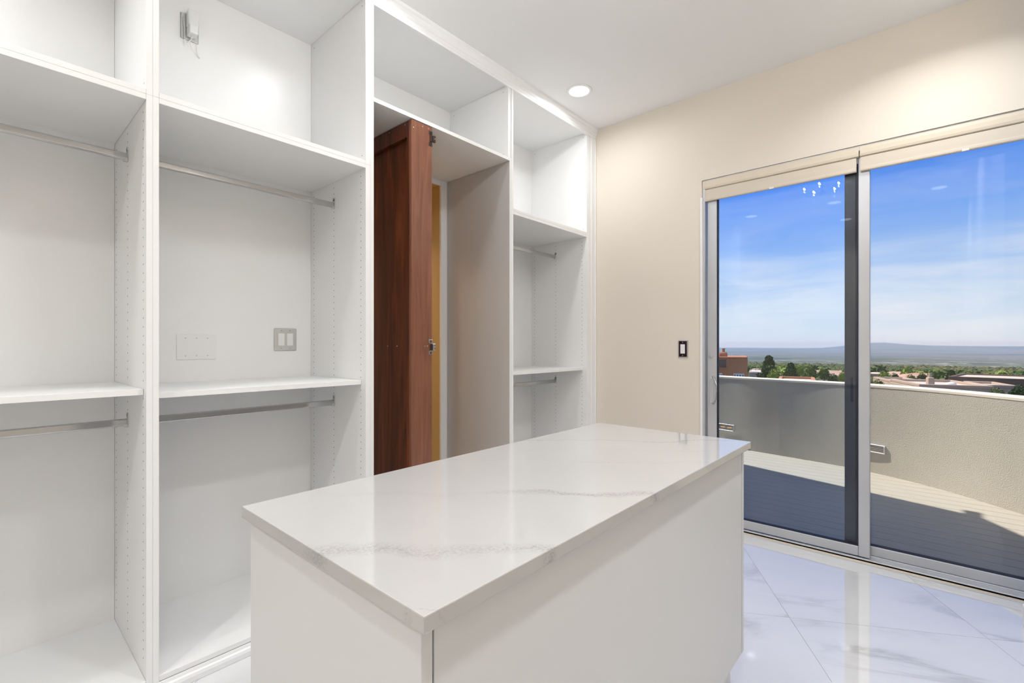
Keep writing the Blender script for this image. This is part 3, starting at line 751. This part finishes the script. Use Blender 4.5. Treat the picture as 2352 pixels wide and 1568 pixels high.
# trees ---------------------------------------------------------------
def crown(lobes, nleaf, size, seed):
    rnd = random.Random(seed); bm = bmesh.new()
    for (cx_, cy_, cz_, rx, rz) in lobes:
        ico = bmesh.ops.create_icosphere(bm, subdivisions=2, radius=1)['verts']
        for v in ico:
            k = .60 + .28 * noise.noise(v.co * 2.1 + Vector((seed, cx_, cz_)))
            v.co = Vector((cx_ + v.co.x * rx * k, cy_ + v.co.y * rx * k, cz_ + v.co.z * rz * k))
        for _ in range(nleaf):
            u_ = Vector((rnd.gauss(0, 1), rnd.gauss(0, 1), rnd.gauss(0, 1))).normalized() * (.62 + .42 * rnd.random())
            p = Vector((cx_ + u_.x * rx, cy_ + u_.y * rx, cz_ + u_.z * rz))
            q = Vector((rnd.gauss(0, 1), rnd.gauss(0, 1), rnd.gauss(0, 1))).normalized(); r = q.cross(Vector((rnd.random(), .3, rnd.random()))).normalized()
            s = size * (.6 + .8 * rnd.random())
            a_ = bm.verts.new(p + q * s); b_ = bm.verts.new(p + r * s * .6); c_ = bm.verts.new(p - q * s); d__ = bm.verts.new(p - r * s * .6)
            bm.faces.new((a_, b_, c_, d__))
    return bm_mesh(bm, 'crown')
protos = {}
def proto(kind):
    if kind in protos: return protos[kind]
    if kind == 'pine': L = [(0, 0, .90, .17, .13), (.03, 0, .74, .26, .15), (-.05, .03, .57, .34, .16), (.05, -.05, .42, .42, .17), (0, 0, .28, .44, .14)]
    elif kind == 'double': L = [(.12, 0, .87, .13, .12), (.22, 0, .70, .20, .16), (.02, .05, .68, .16, .14), (-.27, 0, .50, .24, .19), (.24, 0, .44, .25, .2), (-.05, 0, .30, .42, .2)]
    else: L = [(0, 0, .62, .34, .34), (.22, .05, .50, .28, .28), (-.22, -.05, .52, .28, .30), (.02, 0, .36, .44, .26)]
    protos[kind] = (crown(L, 420, .042, hash(kind) % 97 if False else len(kind)), L); return protos[kind]
trunk_me = None
def tree(px, ytop, wpx, D, leaf, kind, label, group=None):
    global trunk_me
    p = at(px, D); dist = p.length; gz = ground_z(dist) - .2
    top = EYE - (ytop - 791.7) / 1088.7 * D; H = top - gz; W = wpx / 1088.7 * D
    u = thing('tree', label, 'tree', (p.x, p.y, gz), group, random.random() * .6)
    me, L = proto(kind)
    me2 = me.copy(); me2.materials.clear(); me2.materials.append(M[leaf])
    o = bpy.data.objects.new('crown', me2); C.objects.link(o); o.parent = u
    # squash crown into the visible part: width W, height up to H
    hh = min(H, W * (1.45 if kind == 'pine' else 1.12)); o.scale = (W, W, hh); o.location = (0, 0, H - hh)
    bm = bmesh.new(); addcyl(bm, (0, 0, 0), (0, 0, H - hh * .55), W * .05 + .04, 8, W * .03 + .02)
    link('trunk', bm_mesh(bm, 'trunk'), 'trunk', u)
    return u
tree(1766, 816, 60, 62, 'leaf_dark', 'double', 'tallest dark pine tree rising beyond the shaded part of the terrace wall')
tree(1817, 835, 42, 58, 'leaf_dark', 'pine', 'dark rounded pine tree right of the tallest pine')
tree(1779, 845, 44, 52, 'leaf_lime', 'round', 'yellow-green bush in front of the tallest pine')
tree(1836, 837, 26, 80, 'leaf_lime', 'round', 'lime-green tree just behind the dark rounded pine')
tree(1862, 838, 34, 95, 'leaf_mid', 'round', 'mid-green tree in the middle of the left glass panel')
tree(1893, 842, 30, 100, 'leaf_mid', 'round', 'mid-green tree farther right in the left glass panel')
tree(1856, 851, 44, 62, 'leaf_mid', 'round', 'broad green tree just over the terrace wall, left of the dark door stile')
tree(1914, 856, 30, 56, 'leaf_dark', 'round', 'small dark tree over the terrace wall beside the dark stile')
tree(1936, 852, 26, 54, 'leaf_lime', 'round', 'lime-green bush touching the dark door stile')
tree(2030, 850, 34, 90, 'leaf_lime', 'round', 'bright yellow-green tree right of the silver door stile')
tree(2056, 856, 20, 84, 'leaf_dark', 'round', 'small dark tree right of the bright yellow-green tree')
tree(2016, 869, 44, 48, 'leaf_mid', 'round', 'low green bush at the left of the right glass panel, by the wall cap')
tree(2092, 858, 30, 95, 'leaf_mid', 'round', 'mid-green tree behind the tan house chimney')
tree(2118, 855, 22, 110, 'leaf_dark', 'round', 'dark tree in the middle of the village seen through the right panel')
tree(2186, 851, 34, 88, 'leaf_dark', 'pine', 'dark pine left of the dark brown house')
tree(2216, 853, 34, 96, 'leaf_mid', 'round', 'mid-green tree above the roof of the dark brown house')
tree(2243, 855, 22, 105, 'leaf_mid', 'round', 'small green tree above the middle of the dark brown house')
tree(2302, 856, 30, 92, 'leaf_dark', 'round', 'dark tree behind the right end of the dark brown house')
tree(2290, 888, 46, 36, 'leaf_mid', 'round', 'green bush between the tan house and the right photo edge')
tree(2342, 881, 44, 34, 'leaf_dark', 'round', 'green tree cut off at the right photo edge above the wall cap')
placed = []
def free(p, r):
    if any((p.x - a_) ** 2 + (p.y - b_) ** 2 < (r + c_) ** 2 for a_, b_, c_ in placed): return False
    placed.append((p.x, p.y, r)); return True
for o_ in list(C.objects):
    if o_.get('category') == 'tree': placed.append((o_.location.x, o_.location.y, 2.5))
rnd = random.Random(5); G_ = 'small far trees scattered over the village'
# houses --------------------------------------------------------------
def facing(px, D):
    p = at(px, D); return p, math.atan2(p.y, p.x)
def block(u, m, name, x0, x1, y0, y1, z0, z1, bev=.06):
    bm = bmesh.new(); addbox(bm, (x0, y0, z0), (x1, y1, z1), bev, 2); return link(name, bm_mesh(bm, name), m, u)
# orange house: local frame, -x faces the viewer, y to the left
p, a_ = facing(1718, 30); gz = ground_z(30) - .3
u = thing('adobe_house', 'orange stucco house with chimney seen at the left edge of the glass door', 'house', (p.x, p.y, gz), None, a_)
k = 30 / 1088.7; top = EYE - (822 - 791.7) * k - gz
sx = 1.06
block(u, 'adobe', 'wall', 0, 7, .02, 7.5, 0, top, .10)
block(u, 'adobe', 'parapet', -.03, .25, .02, 7.5, top - .02, top + .07, .05)
block(u, 'adobe', 'chimney', .6, 1.15, 1.22, 1.72, top - .05, top + .36, .12)
bm = bmesh.new(); addcyl(bm, (.88, 1.45, top + .30), (.88, 1.45, top + .56), .10, 12, .07); addcyl(bm, (.88, 1.45, top + .54), (.88, 1.45, top + .60), .11, 12)
link('chimney_pot', bm_mesh(bm, 'chimney_pot'), 'adobe', u)
bm = bmesh.new(); addcyl(bm, (.4, 1.84, top - .05), (.4, 1.84, top + .78), .035, 8); part(link('vent_pipe', bm_mesh(bm, 'vent_pipe'), 'adobe', u), 'thin vent pipe')
block(u, 'brown', 'recess_shade', -.012, .03, 1.25, 3.2, top - .62, top - .12, .005)  # brown slab on the wall paints in the shade of a recess
block(u, 'adobe', 'ledge', -.16, .0, 1.22, 3.2, top - .70, top - .64, .01)
for yc, wd_ in ((.52, .62), (1.75, .52)):
    f_ = block(u, 'winwhite', 'window', -.03, .01, yc - wd_ / 2, yc + wd_ / 2, top - 1.55, top - 1.0, .005)
    for q in range(4):
        w4 = wd_ / 4; bm = bmesh.new(); y_ = yc - wd_ / 2 + w4 * q
        addbox(bm, (-.035, y_ + .025, top - 1.50), (-.029, y_ + w4 - .025, top - 1.06)); link('pane', bm_mesh(bm, 'pane'), 'winglass', f_)
# tan adobe complex below the wall cap
def flat_house(px0, px1, ytop, D, dep, m, name, label, group=None, parapet=True, turn=0):
    pc, a_ = facing((px0 + px1) / 2, D); W = abs((at(px0, D) - at(px1, D)).length); gz = ground_z(pc.length) - .4
    H = EYE - (ytop - 791.7) / 1088.7 * D - gz
    u = thing(name, label, 'house', (pc.x, pc.y, gz), group, a_ + turn)
    bm = bmesh.new(); addbox(bm, (0, -W / 2, 0), (dep, W / 2, H - .25), .08, 2); link('wall', bm_mesh(bm, 'wall'), m, u)
    if parapet:
        bm = bmesh.new(); t_ = .3
        for lo, hi in (((0, -W / 2, H - .26), (t_, W / 2, H)), ((dep - t_, -W / 2, H - .26), (dep, W / 2, H)), ((t_, -W / 2, H - .26), (dep - t_, -W / 2 + t_, H)), ((t_, W / 2 - t_, H - .26), (dep - t_, W / 2, H))):
            addbox(bm, lo, hi, .05, 2)
        link('parapet', bm_mesh(bm, 'parapet'), m, u)
    bm = bmesh.new(); addbox(bm, (.31, -W / 2 + .31, H - .25), (dep - .31, W / 2 - .31, H - .20)); link('roof', bm_mesh(bm, 'roof'), 'roof', u)
    return u, W, H
u, W, H = flat_house(2128, 2262, 884, 38, 7, 'tan', 'adobe_house', 'long tan flat-roofed stucco house just over the terrace wall cap', turn=.35)
bm = bmesh.new(); addbox(bm, (1.2, W / 2 - 1.45, H - .3), (1.8, W / 2 - 1.0, H + .50), .1, 2); cb = link('chimney', bm_mesh(bm, 'chimney'), 'tan', u)
bm = bmesh.new(); addcyl(bm, (1.6, W / 2 - 1.25, H + .5), (1.6, W / 2 - 1.25, H + .85), .14, 10, .1); link('chimney_pot', bm_mesh(bm, 'chimney_pot'), 'tan', cb)
bm = bmesh.new(); bmesh.ops.create_uvsphere(bm, u_segments=14, v_segments=8, radius=.35)
for v in bm.verts: v.co.z = v.co.z * .5
for v in bm.verts: v.co += Vector((3.0, -.8, H - .12))
part(link('skylight', bm_mesh(bm, 'skylight', True), 'winwhite', u), 'white domed skylight')
flat_house(2056, 2122, 874, 47, 6, 'tan', 'adobe_house', 'tan flat-roofed house left of the long tan house, behind the wall cap', turn=.3)
flat_house(2268, 2326, 884, 42, 5, 'tan', 'adobe_house', 'small tan walled court right of the long tan house', turn=.3)
u, W, H = flat_house(2208, 2380, 868, 62, 11, 'brown', 'brown_house', 'wide dark brown house with pale flat roof at the right of the view', turn=-.1)
for q in range(4):
    bm = bmesh.new(); y_ = -W / 2 + W * (q + .6) / 4.6
    addbox(bm, (-.05, y_, 1.0), (.02, y_ + 1.0, 2.0)); link('window', bm_mesh(bm, 'window'), 'winglass', u)
flat_house(1722, 1752, 851, 78, 7, 'tan', 'low_house', 'low pale house between the orange house and the pines', parapet=False)
flat_house(1792, 1868, 872, 42, 5, 'adobe', 'low_house', 'low red-brown wall roof seen over the terrace wall cap in the left panel', parapet=True)
flat_house(2000, 2022, 856, 110, 8, 'redroof', 'low_house', 'pink-roofed house at the left of the right glass panel', parapet=False)
hn = 0
for px_, D_ in ((2294, 62), (2250, 66), (2340, 66), (1760, 80), (1830, 44), (2020, 114)): placed.append((*at(px_, D_)[:2], 9))
for k in range(95):
    px = rnd.uniform(1660, 2370); D = 90 * math.exp(rnd.uniform(.25, 2.3)); p = at(px, D); gz = ground_z(p.length) - .5
    W = rnd.uniform(6, 11); dep = rnd.uniform(6, 9); H = rnd.uniform(1.8, 2.5)
    if not free(p + Vector((dep / 2 * math.cos(0), 0, 0)), max(W, dep) * .72): continue
    u = thing('village_house', 'small far pink or tan roofed house down in the valley village', 'house', (p.x, p.y, gz), 'far village houses', rnd.uniform(-.6, .6))
    wm, rm = rnd.choice((('tan', 'redroof'), ('tan', 'redroof'), ('tan', 'tan'), ('brown', 'redroof')))
    bm = bmesh.new(); addbox(bm, (0, -W / 2, 0), (dep, W / 2, H)); link('wall', bm_mesh(bm, 'wall'), wm, u)
    bm = bmesh.new(); e = .4
    v = [bm.verts.new(c_) for c_ in ((-e, -W / 2 - e, H), (dep + e, -W / 2 - e, H), (dep + e, W / 2 + e, H), (-e, W / 2 + e, H), (dep / 2, -W / 2 + dep * .3, H + 1.0), (dep / 2, W / 2 - dep * .3, H + 1.0))]
    for f_ in ((0, 1, 2, 3), (0, 1, 4), (1, 2, 5, 4), (2, 3, 5), (3, 0, 4, 5)): bm.faces.new([v[i] for i in f_])
    link('roof', bm_mesh(bm, 'roof'), rm, u)
for k in range(420):
    px = rnd.uniform(1640, 2380); D = 100 * math.exp(rnd.uniform(.15, 2.0)); p = at(px, D)
    W0 = rnd.uniform(4.0, 9.0)
    if not free(p, W0 * .5): continue
    h = rnd.uniform(2.6, 5.0); ytop = 791.7 + (EYE - ground_z(p.length) - h) * 1088.7 / D
    wd_ = W0 * 1088.7 / D
    u = tree(px, ytop, wd_, D, rnd.choice(('leaf_mid', 'leaf_mid', 'leaf_dark', 'leaf_lime')), 'round', 'small far green tree among the village houses in the valley', G_) if k < 0 else None
    if u is None:
        me, L = proto('round')
        key = ('far', rnd.choice(('leaf_mid', 'leaf_mid', 'leaf_dark', 'leaf_dark', 'leaf_lime')))
        if key not in protos:
            m2 = crown(L, 40, .06, 3); m2.materials.append(M[key[1]]); protos[key] = m2
        o = bpy.data.objects.new('tree', protos[key]); C.objects.link(o)
        H = h + .5; o.location = (p.x, p.y, ground_z(p.length) - H * .25); W = wd_ / 1088.7 * D; o.scale = (W, W, H * 1.35); o.rotation_euler = (0, 0, rnd.random() * 6)
        tag(o, 'small far green tree among the village houses in the valley', 'tree', G_)


# scrub and treetops nobody could count, farther down the valley
bm = bmesh.new(); rnd = random.Random(11)
ico = [Vector(v) for v in ((1, 0, .2), (-.5, .86, .2), (-.5, -.86, .2), (0, 0, 1), (.5, .8, .75), (.5, -.8, .7))]
for k in range(8000):
    b_ = R(rnd.uniform(-9, 20)); D = 125 * math.exp(rnd.uniform(0, 2.6)); x, y = D * math.cos(b_), D * math.sin(b_)
    if not (x > 40): continue
    if any((x - a_) ** 2 + (y - c_) ** 2 < (r_ + 1.5) ** 2 for a_, c_, r_ in placed if r_ > 3): continue
    r = rnd.uniform(.7, 1.7) * (1 + D / 450); h = r * rnd.uniform(.7, 1.2); z = ground_z(D)
    base = [bm.verts.new((x + r * math.cos(q * 1.257 + k), y + r * math.sin(q * 1.257 + k), z - .5)) for q in range(5)]
    mid = [bm.verts.new((x + r * .8 * math.cos(q * 1.257 + k + .5), y + r * .8 * math.sin(q * 1.257 + k + .5), z + h * rnd.uniform(.5, .8))) for q in range(5)]
    tp = bm.verts.new((x, y, z + h * 1.1))
    for q in range(5):
        bm.faces.new((base[q], base[(q + 1) % 5], mid[q])); bm.faces.new((base[(q + 1) % 5], mid[(q + 1) % 5], mid[q])); bm.faces.new((mid[q], mid[(q + 1) % 5], tp))
terr = [o_ for o_ in C.objects if o_.name == 'terrain'][0]
sc = link('scrub', bm_mesh(bm, 'scrub'), 'scrubleaf', terr); sc['kind'] = 'stuff'; sc['label'] = 'dark green treetops and scrub filling the valley'
